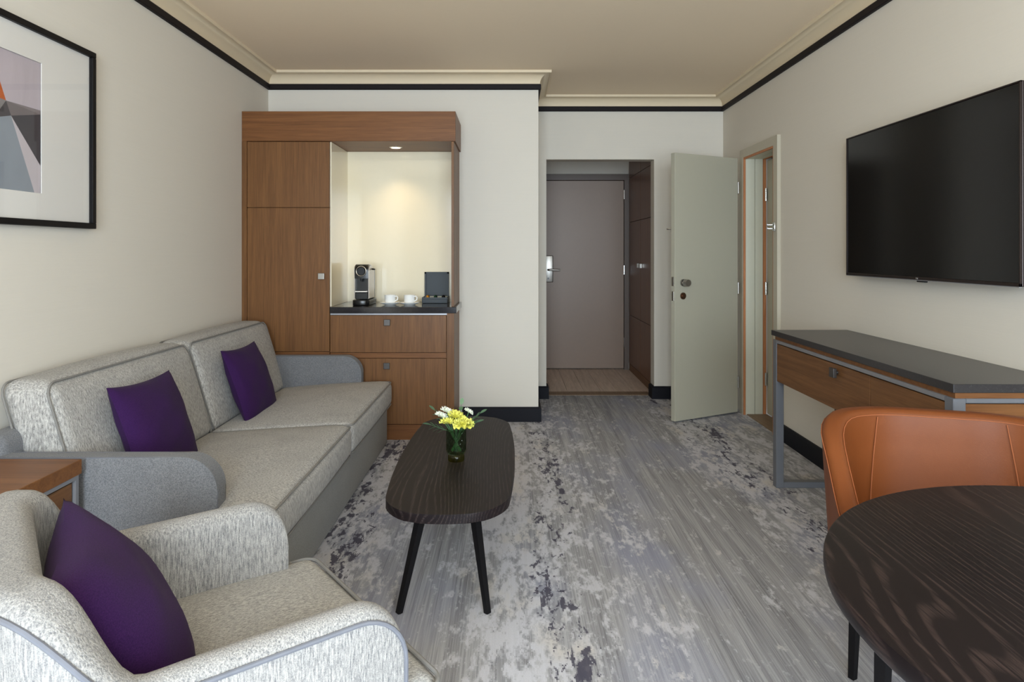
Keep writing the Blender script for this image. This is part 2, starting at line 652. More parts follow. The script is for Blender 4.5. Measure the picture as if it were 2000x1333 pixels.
shade_strip = struct('hall_shade_strip', box(EX0 + .001, EX1 - .001, 5.972, 6.118, -.006, .004, bev=.002, seg=1), M['thresh_shade'], 'brown strip imitating shade between carpet and hall planks')  # shade just behind the opening, put into a darker brown strip


# cornice, picture rail and skirting follow the room outline
PER = [(XL, YR), (XL, YB), (XC, YB), (XC, YA), (XR, YA), (XR, YR)]


def off2(path, d, closed=True):
    out = []
    n = len(path)
    for i in range(n):
        p = Vector(path[i])
        d1 = (p - Vector(path[i - 1])).normalized() if (closed or i > 0) else None
        d2 = (Vector(path[(i + 1) % n]) - p).normalized() if (closed or i < n - 1) else None
        if d1 is None:
            d1 = d2
        if d2 is None:
            d2 = d1
        n1, n2 = Vector((d1.y, -d1.x)), Vector((d2.y, -d2.x))
        out.append(p + (n1 + n2) * (d / (1 + n1.dot(n2))))
    return out


def sweep(path, prof, closed=True):
    bm = bmesh.new()
    rows = []
    for d, z in prof:
        rows.append([bm.verts.new((q.x, q.y, z)) for q in off2(path, d, closed)])
    n = len(path)
    m_ = len(prof)
    for j in range(m_):
        A, B = rows[j], rows[(j + 1) % m_]
        for i in range(n if closed else n - 1):
            bm.faces.new((A[i], A[(i + 1) % n], B[(i + 1) % n], B[i]))
    if not closed:
        bm.faces.new([r_[0] for r_ in rows])
        bm.faces.new([r_[-1] for r_ in rows][::-1])
    return bm


cove = [(-.01, 2.563), (.010, 2.563), (.012, 2.567)] + [(.084 - .072 * math.cos(t), 2.567 + .066 * math.sin(t)) for t in [R(9 * i) for i in range(1, 11)]] \
    + [(.085, 2.629), (.093, 2.629), (.095, 2.632), (.095, ZC + .01), (-.01, ZC + .01)]
struct('trim_1', sweep(PER, cove), M['cornice'], 'curved cream cornice under the ceiling', smooth=True)
rail = [(-.01, 2.52), (.016, 2.52), (.020, 2.526), (.020, 2.556), (.014, 2.563), (-.01, 2.563)]
struct('trim_2', sweep(PER, rail), M['rail'], 'dark wooden picture rail under the cornice')


def skirt(name, path, label):
    prof = [(-.005, -.01), (.022, -.01), (.022, .098), (.014, .110), (-.005, .110)]
    return struct(name, sweep(path, prof, False), M['base'], label)


skirt('baseboard_back', [(-.36, YB), (XC, YB), (XC, YA), (EX0, YA), (EX0, 5.97)], 'dark skirting of the back wall and the corner')
skirt('baseboard_alcove', [(EX1, 5.97), (EX1, YA), (XR, YA), (XR, 5.62)], 'dark skirting beside the hall opening')
skirt('baseboard_right', [(XR, 4.595), (XR, YR)], 'dark skirting under the console')
skirt('baseboard_left', [(XL, YR), (XL, 4.5)], 'dark skirting behind the sofa')

# ------------------------------------------------------------------ entry door (door_1)
d1 = thing('door_1', (.79, 7.30, 0), 'taupe laminate front door with lock plate at the end of the entry hall', 'door', kind='structure')
mesh('leaf', box(.30, 1.246, 7.29, 7.335, .012, 2.068, bev=.002, seg=1), M['doorbrown'], d1)
bm = bmesh.new()
BX(bm, 1.25, 1.296, 7.27, 7.355, 0, 2.072)
BX(bm, .221, .297, 7.27, 7.355, 0, 2.072)
BX(bm, .221, 1.296, 7.27, 7.355, 2.072, 2.138, bev=.002, seg=1)
mesh('door_frame', bm, M['framebrown'], d1)
lp = mesh('lock_plate', box(.376, .472, 7.268, 7.289, .955, 1.248, bev=.008, seg=3), M['nickel'], d1, True)
bm = bmesh.new()
TUBE(bm, [(.418, 7.268, 1.092), (.418, 7.225, 1.092), (.430, 7.212, 1.092), (.470, 7.208, 1.092), (.545, 7.212, 1.090)], [.011, .011, .012, .011, .009], 10)
mesh('lever', bm, M['nickel'], lp, True)
bm = bmesh.new()
CYL(bm, (.418, 7.268, .998), (.418, 7.262, .998), .010)
mesh('keyhole', bm, M['black'], lp)
for z in (1.915, 1.09, .30):
    bm = bmesh.new()
    CYL(bm, (1.248, 7.278, z - .05), (1.248, 7.278, z + .05), .0085, 10)
    mesh('hinge', bm, M['chrome'], d1, True)

# wardrobe on the right of the hall
w = thing('wardrobe', (1.6, 6.65, 0), 'dark oak built-in wardrobe on the right of the entry hall', 'wardrobe')
bm = bmesh.new()
BX(bm, 1.315, 1.86, 6.0, 7.255, .0, 2.28)
mesh('carcass', bm, M['oak_d'], w)
mesh('plinth', box(1.300, 1.315, 6.0, 7.255, .0, .075), M['oak_y'], w)
for (y0, y1) in ((6.0, 6.612), (6.616, 7.255)):
    for (z0, z1) in ((.080, .604), (.608, 1.606), (1.610, 2.088), (2.092, 2.278)):
        mesh('door', box(1.297, 1.314, y0 + .001, y1 - .001, z0, z1, bev=.0015, seg=1), M['oak_d'], w)
for y in (6.55, 6.68):
    mesh('handle', box(1.272, 1.297, y - .02, y + .02, 1.128, 1.172, bev=.003), M['nickel'], w)

# ------------------------------------------------------------------ connecting doors in the right wall
d2 = thing('door_2', (1.817, 5.308, 0), 'greige connecting door standing open beside the hall opening', 'door', rz=math.atan2(-.311, -.578), kind='structure')
L = .657
bm = bmesh.new()
BX(bm, 0, L, -.044, 0, .012, 2.035, bev=.003, seg=2)
mesh('leaf', bm, M['doorgrey'], d2, local=True)
bm = bmesh.new()
CYL(bm, (L - .078, 0, 1.055), (L - .078, .010, 1.055), .027, 24)
CYL(bm, (L - .078, .010, 1.055), (L - .078, .030, 1.055), .014, 20)
LATHE_ = [(.0, 0)]
CYL(bm, (L - .078, .028, 1.055), (L - .078, .062, 1.055), .029, 24, .026)
mesh('knob', bm, M['nickel'], d2, True, local=True)
bm = bmesh.new()
CYL(bm, (L - .078, 0, .955), (L - .078, .008, .955), .026, 24)
CYL(bm, (L - .078, .008, .955), (L - .078, .020, .955), .015, 20)
mesh('lock_cylinder', bm, M['bronze'], d2, True, local=True)
bm = bmesh.new()
BX(bm, L - .001, L + .004, -.033, -.011, 1.03, 1.10, bev=.002)
BX(bm, L - .001, L + .003, -.033, -.011, .92, .99, bev=.001, seg=1)
mesh('latch_plate', bm, M['nickel'], d2, local=True)
bm = bmesh.new()
BX(bm, L - .05, L - .005, -.052, -.044, 1.44, 1.475, bev=.002)
TUBE(bm, [(L - .02, -.05, 1.462), (L + .0, -.068, 1.462), (L + .014, -.074, 1.462)], .006, 8)
mesh('door_guard', bm, M['chrome'], d2, True, local=True)
for z in (.25, 1.0, 1.8):
    bm = bmesh.new()
    CYL(bm, (-.004, .002, z - .045), (-.004, .002, z + .045), .008, 10)
    mesh('hinge', bm, M['nickel'], d2, True, local=True)

d3 = thing('door_3', (2.04, 4.97, 0), 'closed inner connecting door inside the greige door frame', 'door', kind='structure')
mesh('leaf', box(2.03, 2.07, OY0 + .01, OY1 - .022, .012, 2.01, bev=.002, seg=1), M['doorgrey'], d3)
bm = bmesh.new()
for (y0, y1, z0, z1) in ((OY0 - .07, OY0, 0, OZ), (OY1, OY1 + .07, 0, OZ), (OY0 - .07, OY1 + .07, OZ, OZ + .065)):
    BX(bm, 1.845, 1.8695, y0, y1, z0, z1)
mesh('door_frame', bm, M['frame'], d3)
for nm, x0, x1, mm, dp in (('edge_strip', 1.848, 1.862, 'strip', .003), ('jamb_panel', 1.864, 1.934, 'jamb', .0), ('jamb_panel', 1.938, 1.999, 'jamb', .0), ('edge_strip', 2.001, 2.024, 'strip', .003)):
    bm = bmesh.new()
    BX(bm, x0, x1, OY1 - .012 - dp, OY1 + .002, 0, OZ - .012)
    BX(bm, x0, x1, OY0 - .002, OY0 + .012 + dp, 0, OZ - .012)
    BX(bm, x0, x1, OY0, OY1, OZ - .012 - dp, OZ + .002)
    mesh(nm, bm, M[mm] if nm != 'jamb_panel' else M['jamb'], d3)
mesh('light_block', box(2.075, 2.10, OY0 - .1, OY1 + .1, -.05, OZ + .1), M['framebrown'], d3)  # unseen dark panel added to stop outside light leaking round the leaf
mesh('reveal', box(1.86, 2.03, OY1 + .001, OY1 + .012, 0, OZ), M['framebrown'], d3)
for z in (1.74, 1.0, .285):
    bm = bmesh.new()
    CYL(bm, (2.018, OY1 - .028, z - .05), (2.018, OY1 - .028, z + .05), .009, 10)
    mesh('hinge', bm, M['chrome'], d3, True)
bm = bmesh.new()
BX(bm, 1.838, 1.845, OY0 - .045, OY0 - .005, 1.435, 1.495, bev=.002)
TUBE(bm, [(1.835, OY0 - .01, 1.478), (1.80, OY0 + .0, 1.478), (1.795, OY0 - .03, 1.478)], .005, 8)
TUBE(bm, [(1.835, OY0 - .01, 1.452), (1.80, OY0 + .0, 1.452), (1.795, OY0 - .03, 1.452)], .005, 8)
mesh('door_guard', bm, M['chrome'], d3, True)
mesh('threshold', box(1.872, 2.03, OY0 + .015, OY1 - .016, -.002, .006), M['thresh_shade'], d3)

# ------------------------------------------------------------------ coffee cabinet
CF = 4.557
cb = thing('cabinet', (-1.12, 4.80, 0), 'tall oak cabinet with lit cream niche and granite counter against back wall', 'cabinet')
bm = bmesh.new()
BX(bm, -1.836, -1.802, CF, 5.055, 0, 2.046)
mesh('side_panel', bm, M['oak_v'], cb)
bm = bmesh.new()
BX(bm, -1.80, -1.236, CF + .02, 5.055, 0.0, 2.045)
mesh('carcass', bm, M['oak_v'], cb)
mesh('header', box(-1.836, -.373, CF, 5.055, 2.047, 2.252, bev=.0015, seg=1), M['oak_h'], cb)
mesh('side_panel', box(-.402, -.384, CF + .006, 5.055, .912, 2.046, bev=.001, seg=1), M['oak_v'], cb)
mesh('niche_back', box(-1.236, -.402, 5.035, 5.055, .912, 2.046), M['cream'], cb)
mesh('niche_side', box(-1.240, -1.228, CF + .022, 5.034, .912, 2.045), M['cream'], cb)
dt = mesh('door', box(-1.799, -1.236, CF, CF + .019, 1.594, 2.043, bev=.0015, seg=1), M['oak_v'], cb)
dl = mesh('door', box(-1.799, -1.236, CF, CF + .019, .606, 1.589, bev=.0015, seg=1), M['oak_v'], cb)


def knob(x, y, z, parent, s=.021):
    bm = bmesh.new()
    CYL(bm, (x, y, z), (x, y - .014, z), .008, 12)
    BX(bm, x - s, x + s, y - .026, y - .013, z - s, z + s, bev=.002)
    return mesh('knob', bm, M['nickel'] if parent is dl else M['dnickel'], parent)


knob(-1.287, CF, 1.122, dl)
mesh('rail', box(-1.799, -1.236, CF + .004, CF + .02, .568, .602), M['oak_h'], cb)
mesh('door', box(-1.799, -1.236, CF, CF + .019, .10, .565, bev=.0015, seg=1), M['oak_v'], cb)
mesh('carcass', box(-1.233, -.385, CF + .02, 5.055, .0, .868), M['oak_v'], cb)
mesh('stile', box(-.432, -.382, CF, CF + .02, .0, .868, bev=.001, seg=1), M['oak_v'], cb)
mesh('metal_strip', box(-1.230, -.384, CF + .002, CF + .022, .856, .867), M['steel'], cb)
du = mesh('drawer', box(-1.231, -.436, CF, CF + .019, .599, .853, bev=.0015, seg=1), M['oak_v'], cb)
knob(-.838, CF, .806, du)
mesh('rail', box(-1.231, -.436, CF + .005, CF + .02, .562, .596), M['oak_h'], cb)
dr = mesh('drawer', box(-1.231, -.436, CF, CF + .019, .108, .558, bev=.0015, seg=1), M['oak_v'], cb)
knob(-.841, CF, .510, dr)
mesh('plinth', box(-1.231, -.436, CF + .004, CF + .02, .0, .104), M['oak_h'], cb)
ct = mesh('counter', box(-1.233, -.366, CF - .006, 5.034, .868, .911, bev=.003, seg=2), M['granite_p'], cb)
bm = bmesh.new()
LATHE(bm, [(.0, -.004), (.036, -.004), (.044, -.002), (.046, .0), (.046, .001), (.0, .001)], 28, (-.827, 4.82, 2.046))
sp = mesh('spotlight', bm, M['chrome'], cb, True)
bm = bmesh.new()
LATHE(bm, [(.0, -.0055), (.033, -.0055), (.034, -.004), (.0, -.004)], 28, (-.827, 4.82, 2.046))
mesh('lens', bm, M['lamp'], sp)
l = bpy.data.lights.new('niche_spot', 'SPOT')
l.energy = 8.5
l.color = (1.0, 0.76, 0.45)
l.spot_size = R(100)
l.spot_blend = 0.9
l.shadow_soft_size = 0.03
lo = bpy.data.objects.new('niche_spot', l)
lo.location = (-.827, 4.82, 2.034)
lo.rotation_euler = (R(2), 0, 0)
COL.objects.link(lo)

# coffee machine
CZ = .912
cmx = thing('coffee_machine', (-1.05, 4.79, CZ), 'black and champagne capsule coffee machine at left of the granite counter', 'coffee machine')
bm = bmesh.new()
prof = []
for (y, z) in [(4.70, 1.10), (4.70, 1.158)] + [(4.742 - .042 * math.cos(t), 1.158 + .042 * math.sin(t)) for t in [R(15 * i) for i in range(1, 7)]] + [(4.80, 1.196), (4.90, 1.170), (4.90, .955), (4.742, .955), (4.742, 1.10)]:
    prof.append((y, z))
PRISM(bm, prof, 'x', -1.097, -1.003, .003, 2)
mesh('body', bm, M['black'], cmx, True)
for xa in ((-1.003, -.996), (-1.104, -1.097)):
    bm = bmesh.new()
    pr2 = [(4.712, .957), (4.712, 1.155)] + [(4.745 - .033 * math.cos(t), 1.155 + .036 * math.sin(t)) for t in [R(18 * i) for i in range(1, 6)]] + [(4.80, 1.188), (4.888, 1.164), (4.888, .957)]
    PRISM(bm, pr2, 'x', xa[0], xa[1], .001, 1)
    mesh('side_shell', bm, M['champagne'], cmx)
bm = bmesh.new()
ring = [(-1.05 + .034 * math.cos(t), 4.695, 1.152 + .034 * math.sin(t)) for t in [2 * math.pi * i / 28 for i in range(28)]]
TUBE(bm, ring, .0035, 8, True)
mesh('lever_ring', bm, M['chrome'], cmx, True)
bm = bmesh.new()
CYL(bm, (-1.05, 4.70, 1.152), (-1.05, 4.692, 1.152), .030, 28, .026)
mesh('button_disc', bm, M['blackm'], cmx, True)
bm = bmesh.new()
CYL(bm, (-1.05, 4.715, 1.10), (-1.05, 4.715, 1.078), .012, 14, .008)
mesh('spout', bm, M['blackm'], cmx, True)
mesh('cup_support', box(-1.092, -1.006, 4.675, 4.745, 1.004, 1.014, bev=.002), M['chrome'], cmx)
mesh('capsule_container', box(-1.092, -1.006, 4.70, 4.745, .952, 1.002, bev=.004), M['black'], cmx)
bm = bmesh.new()
bs = [(-1.110, 4.93), (-1.110, 4.70), (-1.103, 4.672), (-1.085, 4.660), (-1.05, 4.655), (-1.015, 4.660), (-.997, 4.672), (-.990, 4.70), (-.990, 4.93)]
PRISM(bm, bs, 'z', CZ, .950, .004, 2)
mesh('drip_base', bm, M['black'], cmx, True)
bm = bmesh.new()
BX(bm, -1.098, -1.002, 4.902, 4.955, .951, 1.165, bev=.012, seg=3)
mesh('water_tank', bm, M['black'], cmx, True)
bm = bmesh.new()
TUBE(bm, [(-.999, 4.80, 1.165), (-.985, 4.81, 1.163), (-.975, 4.815, 1.162)], [.006, .006, .004], 8)
mesh('lever_tip', bm, M['black'], cmx, True)


def cup_and_saucer(x, y, lab, where):
    z = CZ
    bm = bmesh.new()
    LATHE(bm, [(.0, .0), (.038, .0), (.040, .003), (.060, .010), (.072, .017), (.073, .019), (.070, .019), (.055, .013), (.034, .007), (.0, .006)], 36, (0, 0, 0))
    s = mesh('saucer', bm, M['china'], smooth=True)
    s.location = (x, y, z)
    tag(s, 'white china saucer under the cup ' + where, 'saucer', 'saucers on the counter')
    c = thing('coffee_cup', (x, y, z + .0075), 'white china coffee cup ' + where, 'cup', 'coffee cups on the counter')
    bm = bmesh.new()
    LATHE(bm, [(.0, .0), (.026, .0), (.028, .004), (.036, .010), (.039, .020), (.0395, .062), (.0385, .063), (.0375, .061), (.036, .020), (.030, .008), (.0, .006)], 36)
    mesh('bowl', bm, M['china'], c, True, local=True)
    bm = bmesh.new()
    TUBE(bm, [(.037, 0, .052), (.052, 0, .056), (.061, 0, .046), (.058, 0, .030), (.038, 0, .020)], .0045, 8)
    h = mesh('handle', bm, M['china'], c, True, local=True)
    h.rotation_euler = (0, 0, R(-20))
    return c


cup_and_saucer(-.852, 4.735, 0, 'next to the coffee machine')
cup_and_saucer(-.713, 4.725, 0, 'next to the dark capsule box')

bxx = thing('capsule_box', (-.551, 4.955, CZ), 'open dark teal capsule box with upright lid on the counter', 'box')
bm = bmesh.new()
BX(bm, -.645, -.457, 4.872, 5.030, CZ, CZ + .030, bev=.002, seg=1)
BX(bm, -.645, -.457, 4.872, 4.880, CZ + .030, CZ + .043)
BX(bm, -.645, -.637, 4.880, 5.030, CZ + .030, CZ + .043)
BX(bm, -.465, -.457, 4.880, 5.030, CZ + .030, CZ + .043)
mesh('tray', bm, M['teal'], bxx)
bm = bmesh.new()
BX(bm, -.642, -.460, 5.018, 5.032, CZ + .044, CZ + .225, bev=.002, seg=1)
for (x0, x1, z0, z1) in ((-.642, -.630, .044, .225), (-.472, -.460, .044, .225), (-.642, -.460, .213, .225)):
    BX(bm, x0, x1, 5.004, 5.018, CZ + z0, CZ + z1)
mesh('lid', bm, M['teal'], bxx)
for i, (x, y, mt, nm) in enumerate(((-.605, 4.905, 'gold', 'gold'), (-.548, 4.91, 'green_foil', 'dark green'), (-.490, 4.91, 'black_foil', 'black'))):
    bm = bmesh.new()
    LATHE(bm, [(.0, .0), (.0185, .0), (.0185, .002), (.0150, .004), (.0125, .020), (.0085, .027), (.0, .0285)], 20)
    o = mesh('coffee_capsule', bm, M[mt], smooth=True)
    o.location = (x, y, CZ + .0305)
    tag(o, nm + ' foil coffee capsule in the open dark box', 'capsule', 'coffee capsules in the box')

# ------------------------------------------------------------------ framed picture on the left wall
pc = thing('framed_picture', (XL + .02, 2.30, 1.772), 'black framed abstract geometric print with wide white mount over sofa', 'picture')
py0, py1, pz0, pz1 = 1.70, 2.903, 1.389, 2.155
bm = bmesh.new()
for (y0, y1, z0, z1) in ((py0, py1, pz0, pz0 + .024), (py0, py1, pz1 - .024, pz1), (py0, py0 + .026, pz0 + .024, pz1 - .024), (py1 - .026, py1, pz0 + .024, pz1 - .024)):
    BX(bm, XL + .001, XL + .034, y0, y1, z0, z1, bev=.002, seg=1)
mesh('frame', bm, M['blackpaint'], pc)
ay0, ay1, az0, az1 = 2.012, 2.586, 1.516, 2.022
bm = bmesh.new()
for (y0, y1, z0, z1) in ((py0 + .02, py1 - .02, pz0 + .02, az0), (py0 + .02, py1 - .02, az1, pz1 - .02), (py0 + .02, ay0, az0, az1), (ay1, py1 - .02, az0, az1)):
    BX(bm, XL + .014, XL + .018, y0, y1, z0, z1)
mesh('mount', bm, M['mat'], pc)
ART = [
    ((188, 176, 182), [(2.369, 1.927), (2.41, 1.838), (2.586, 1.839), (2.586, 2.022), (2.369, 2.022)]),
    ((184, 172, 178), [(2.012, 2.022), (2.012, 1.90), (2.30, 1.98), (2.369, 1.93), (2.369, 2.022)]),
    ((190, 98, 52), [(2.369, 1.927), (2.41, 1.838), (2.369, 1.842), (2.22, 1.90), (2.30, 1.98)]),
    ((134, 128, 128), [(2.369, 1.842), (2.41, 1.838), (2.369, 1.785), (2.20, 1.84), (2.22, 1.90)]),
    ((118, 108, 108), [(2.41, 1.838), (2.586, 1.823), (2.434, 1.788)]),
    ((132, 122, 122), [(2.41, 1.838), (2.586, 1.839), (2.586, 1.823)]),
    ((78, 72, 74), [(2.369, 1.785), (2.41, 1.838), (2.434, 1.788), (2.369, 1.77)]),
    ((70, 66, 70), [(2.434, 1.788), (2.586, 1.823), (2.586, 1.624)]),
    ((196, 186, 190), [(2.434, 1.788), (2.586, 1.624), (2.586, 1.516), (2.554, 1.516)]),
    ((142, 148, 156), [(2.369, 1.77), (2.434, 1.788), (2.554, 1.516), (2.25, 1.516)]),
    ((92, 88, 92), [(2.369, 1.785), (2.369, 1.77), (2.25, 1.516), (2.12, 1.516), (2.20, 1.84)]),
    ((168, 160, 166), [(2.20, 1.84), (2.12, 1.516), (2.012, 1.516), (2.012, 1.90), (2.22, 1.90)]),
    ((210, 120, 70), [(2.012, 1.90), (2.22, 1.90), (2.30, 1.98)]),
]
bm = bmesh.new()
mats = []
for i, (c, poly) in enumerate(ART):
    t = NT('print_ink_%d' % i, 0.8, 0, 0.2)
    n = t.noise(t.coord((14, 14, 4)), 1.0, 5, 0.6, 1.0)
    a = lin(c)
    t.color(t.mix(n, tuple(v * .86 for v in a[:3]) + (1,), tuple(min(1, v * 1.12) for v in a[:3]) + (1,)))
    mats.append(t.m)
    f = bm.faces.new([bm.verts.new((XL + .0125, y, z)) for y, z in poly])
    f.material_index = i
mesh('print', bm, mats, pc)
mesh('glass', box(XL + .021, XL + .0222, py0 + .02, py1 - .02, pz0 + .02, pz1 - .02), M['pane'], pc)

# ------------------------------------------------------------------ television
tv = thing('television', (1.82, 2.94, 1.53), 'large black wall-mounted flat television above the console', 'television')
ty0, ty1, tz0, tz1 = 2.336, 3.547, 1.166, 1.893
mesh('housing', box(1.798, 1.832, ty0, ty1, tz0, tz1, bev=.003, seg=2), M['tvframe'], tv)
mesh('screen', box(1.7955, 1.799, ty0 + .008, ty1 - .008, tz0 + .014, tz1 - .008), M['screen'], tv)
bm = bmesh.new()
for (y0, y1, z0, z1) in ((ty0, ty1, tz0, tz0 + .012), (ty0, ty1, tz1 - .006, tz1), (ty0, ty0 + .007, tz0, tz1), (ty1 - .007, ty1, tz0, tz1)):
    BX(bm, 1.791, 1.799, y0, y1, z0, z1, bev=.001, seg=1)
mesh('bezel', bm, M['tvframe'], tv)
mesh('chin_strip', box(1.790, 1.80, ty0 + .004, ty1 - .004, tz0 - .003, tz0), M['steel'], tv)
bm = bmesh.new()
BX(bm, 1.7900, 1.7912, 2.934, 2.937, tz0 + .003, tz0 + .010)
BX(bm, 1.7900, 1.7912, 2.925, 2.933, tz0 + .003, tz0 + .0085)
mesh('logo', bm, M['chrome'], tv)
mesh('sensor', box(1.792, 1.806, 2.875, 2.935, tz0 - .010, tz0 - .003, bev=.002, seg=1), M['black'], tv)
mesh('wall_bracket', box(1.83, 1.869, 2.70, 3.18, 1.32, 1.74, bev=.003, seg=1), M['blackm'], tv)

# ------------------------------------------------------------------ console under the television
cy0, cy1 = 2.18, 3.675
co = thing('console_table', (1.66, 2.93, 0), 'oak console with dark granite top and grey metal loop legs', 'console')
mesh('top', box(1.447, 1.868, cy0 - .008, cy1 + .012, .828, .857, bev=.002, seg=2), M['granite'], co)
mesh('sub_top', box(1.462, 1.862, cy0 + .006, cy1 - .006, .808, .828), M['oak_h'], co)
for y in (cy0, cy1 - .045):
    bm = bmesh.new()
    BX(bm, 1.452, 1.494, y, y + .045, 0, .808, bev=.002, seg=1)
    BX(bm, 1.816, 1.858, y, y + .045, 0, .808, bev=.002, seg=1)
    BX(bm, 1.494, 1.816, y, y + .045, 0, .032, bev=.002, seg=1)
    BX(bm, 1.494, 1.816, y, y + .045, .792, .808, bev=.002, seg=1)
    mesh('leg_frame', bm, M['steelgrey'], co)
mesh('rail', box(1.452, 1.464, cy0 + .045, cy1 - .045, .792, .808), M['steel'], co)
mesh('carcass', box(1.478, 1.850, cy0 + .05, cy1 - .05, .584, .790), M['oak_y'], co)
mesh('end_panel', box(1.497, 1.814, cy0 + .010, cy0 + .030, .584, .788), M['oak_h'], co)
df = mesh('drawer', box(1.456, 1.476, 2.694, cy1 - .002, .583, .786, bev=.0015, seg=1), M['oak_y'], co)
mesh('drawer', box(1.456, 1.476, cy0 + .048, 2.690, .583, .786, bev=.0015, seg=1), M['oak_y'], co)
bm = bmesh.new()
CYL(bm, (1.456, 2.96, .752), (1.442, 2.96, .752), .008, 12)
BX(bm, 1.428, 1.443, 2.939, 2.981, .731, .773, bev=.002)
mesh('knob', bm, M['dnickel'], df)
# dark cupboard hanging below the nearer drawer
mesh('under_cupboard', box(1.505, 1.84, 2.36, 3.09, .30, .582, bev=.003, seg=1), M['teal'], co)

# ------------------------------------------------------------------ sofa
so = thing('sofa', (-1.32, 3.36, 0), 'grey two-seat sofa with loose back cushions along the left wall', 'sofa')
mesh('base', box(-1.80, -.822, 2.26, 4.46, .008, .290, bev=.012, seg=3), M['fab_base'], so, True)
bm = bmesh.new()
CUSH(bm, (-1.772, 3.36, .35), (.058, 1.12, .315), .045)
mesh('back_frame', bm, M['fab_arm'], so, True)


def arm_outline(x0, x1, z0, z1, r, n=10):
    return [(x0, z0), (x1, z0)] + [(x1 - r + r * math.cos(t), z1 - r + r * math.sin(t)) for t in [R(90 * i / n) for i in range(n + 1)]] + [(x0, z1)]


for (y0, y1) in ((2.24, 2.31), (4.41, 4.48)):
    bm = bmesh.new()
    PRISM(bm, arm_outline(-1.825, -.985, .008, .597, .115), 'y', y0, y1, .018, 4)
    a = mesh('arm', bm, M['fab_arm'], so, True)
    for yy in (y0 + .0045, y1 - .0045):
        bm = bmesh.new()
        o_ = arm_outline(-1.825, -.9895, .012, .5925, .1105, 14)
        TUBE(bm, [(p[0], yy, p[1]) for p in o_[1:]], .0042, 8)
        mesh('piping', bm, M['piping_b'], a, True)


def rrect(cx, cy, hx, hy, r, n=5):
    pts = []
    for (sx, sy, a0) in ((1, 1, 0), (-1, 1, 90), (-1, -1, 180), (1, -1, 270)):
        for i in range(n + 1):
            t = R(a0 + 90 * i / n)
            pts.append((cx + sx * (hx - r) + r * math.cos(t), cy + sy * (hy - r) + r * math.sin(t)))
    out = []
    for i, p in enumerate(pts):
        q = pts[(i + 1) % len(pts)]
        m_ = max(1, int(math.hypot(q[0] - p[0], q[1] - p[1]) / .025))
        out += [(p[0] + (q[0] - p[0]) * j / m_, p[1] + (q[1] - p[1]) * j / m_) for j in range(m_)]
    return out


def seat_tilt(q):
    y = q[1] if q[0] > -.98 else max(2.255, min(4.465, q[1]))
    return (q[0], y, q[2] - max(0, (-.88 - q[0])) * .06)


def back_lean(q):
    return (q[0] - (q[2] - .59) * .30, q[1], q[2])


for (y0, y1) in ((2.205, 3.332), (3.338, 4.462)):
    c = (-1.155, (y0 + y1) / 2, .345)
    h = (.365, (y1 - y0) / 2, .078)
    bm = bmesh.new()
    CUSH(bm, c, h, .035, (.016, .0, .036), 16, 4, seat_tilt)
    s = mesh('seat_cushion', bm, M['fab_back'], so, True)
    for z in (c[2] + h[2] - .006, c[2] - h[2] + .008):
        bm = bmesh.new()
        pts = [seat_tilt((x, y, z)) for x, y in rrect(c[0], c[1], h[0] - .002, h[1] - .004, .035)]
        TUBE(bm, pts, .0042, 8, True)
        mesh('piping', bm, M['piping'], s, True)
for (y0, y1) in ((2.345, 3.385), (3.392, 4.470)):
    c = (-1.655, (y0 + y1) / 2, .595)
    h = (.092, (y1 - y0) / 2, .232)
    bm = bmesh.new()
    CUSH(bm, c, h, .052, (.040, .004, .016), 16, 5, back_lean)
    s = mesh('back_cushion', bm, M['fab_back'], so, True)
    for xx in (c[0] + h[0] - .011, c[0] - h[0] + .011):
        bm = bmesh.new()
        pts = [back_lean((xx, y, z)) for y, z in rrect(c[1], c[2], h[1] - .006, h[2] - .006, .05)]
        TUBE(bm, pts, .0042, 8, True)
        mesh('piping', bm, M['piping'], s, True)


def pillow(loc, ux, uv, w, h, T, label, group, seed=0):
    """square scatter cushion: ux = width axis, uv = height axis"""
    rnd = random.Random(seed)
    ph = [rnd.uniform(0, 6.28) for _ in range(6)]
    N = 26
    bm = bmesh.new()
    cache = {}
    for s in (1, -1):
        grid = []
        for i in range(N + 1):
            row = []
            for j in range(N + 1):
                u, v = -1 + 2 * i / N, -1 + 2 * j / N
                u, v = math.sin(u * math.pi / 2) * .35 + u * .65, math.sin(v * math.pi / 2) * .35 + v * .65
                x = w / 2 * u * (1 - .085 * (1 - v * v) * abs(u))
                y = h / 2 * v * (1 - .085 * (1 - u * u) * abs(v))
                g = max(0.0, (1 - u * u) * (1 - v * v))
                z = s * T / 2 * g ** .48
                z += .004 * g ** .3 * math.sin(7 * u + ph[0] + 3 * v) * math.sin(6 * v + ph[1]) * s
                edge = i in (0, N) or j in (0, N)
                if edge and (i, j) in cache:
                    vv = cache[(i, j)]
                else:
                    vv = bm.verts.new((x, y, z))
                    if edge:
                        cache[(i, j)] = vv
                row.append(vv)
            grid.append(row)
        for i in range(N):
            for j in range(N):
                bm.faces.new((grid[i][j], grid[i + 1][j], grid[i + 1][j + 1], grid[i][j + 1]))
    o = mesh('throw_pillow', bm, M['purple'], smooth=True)
    ux = Vector(ux).normalized()
    uv = Vector(uv)
    uv = (uv - ux * uv.dot(ux)).normalized()
    n = ux.cross(uv)
    mt = Matrix((ux, uv, n)).transposed().to_4x4()
    mt.translation = loc
    o.matrix_world = mt
    return tag(o, label, 'pillow', group)


pillow((-1.44, 2.715, .575), (0, -1, .03), (-.36, 0, 1), .46, .42, .15, 'dark purple square pillow on the nearer sofa seat', 'purple pillows on the sofa', 1)
pillow((-1.44, 3.70, .570), (0, -1, .02), (-.36, 0, 1), .46, .42, .14, 'dark purple square pillow on the farther sofa seat by the cabinet', 'purple pillows on the sofa', 2)

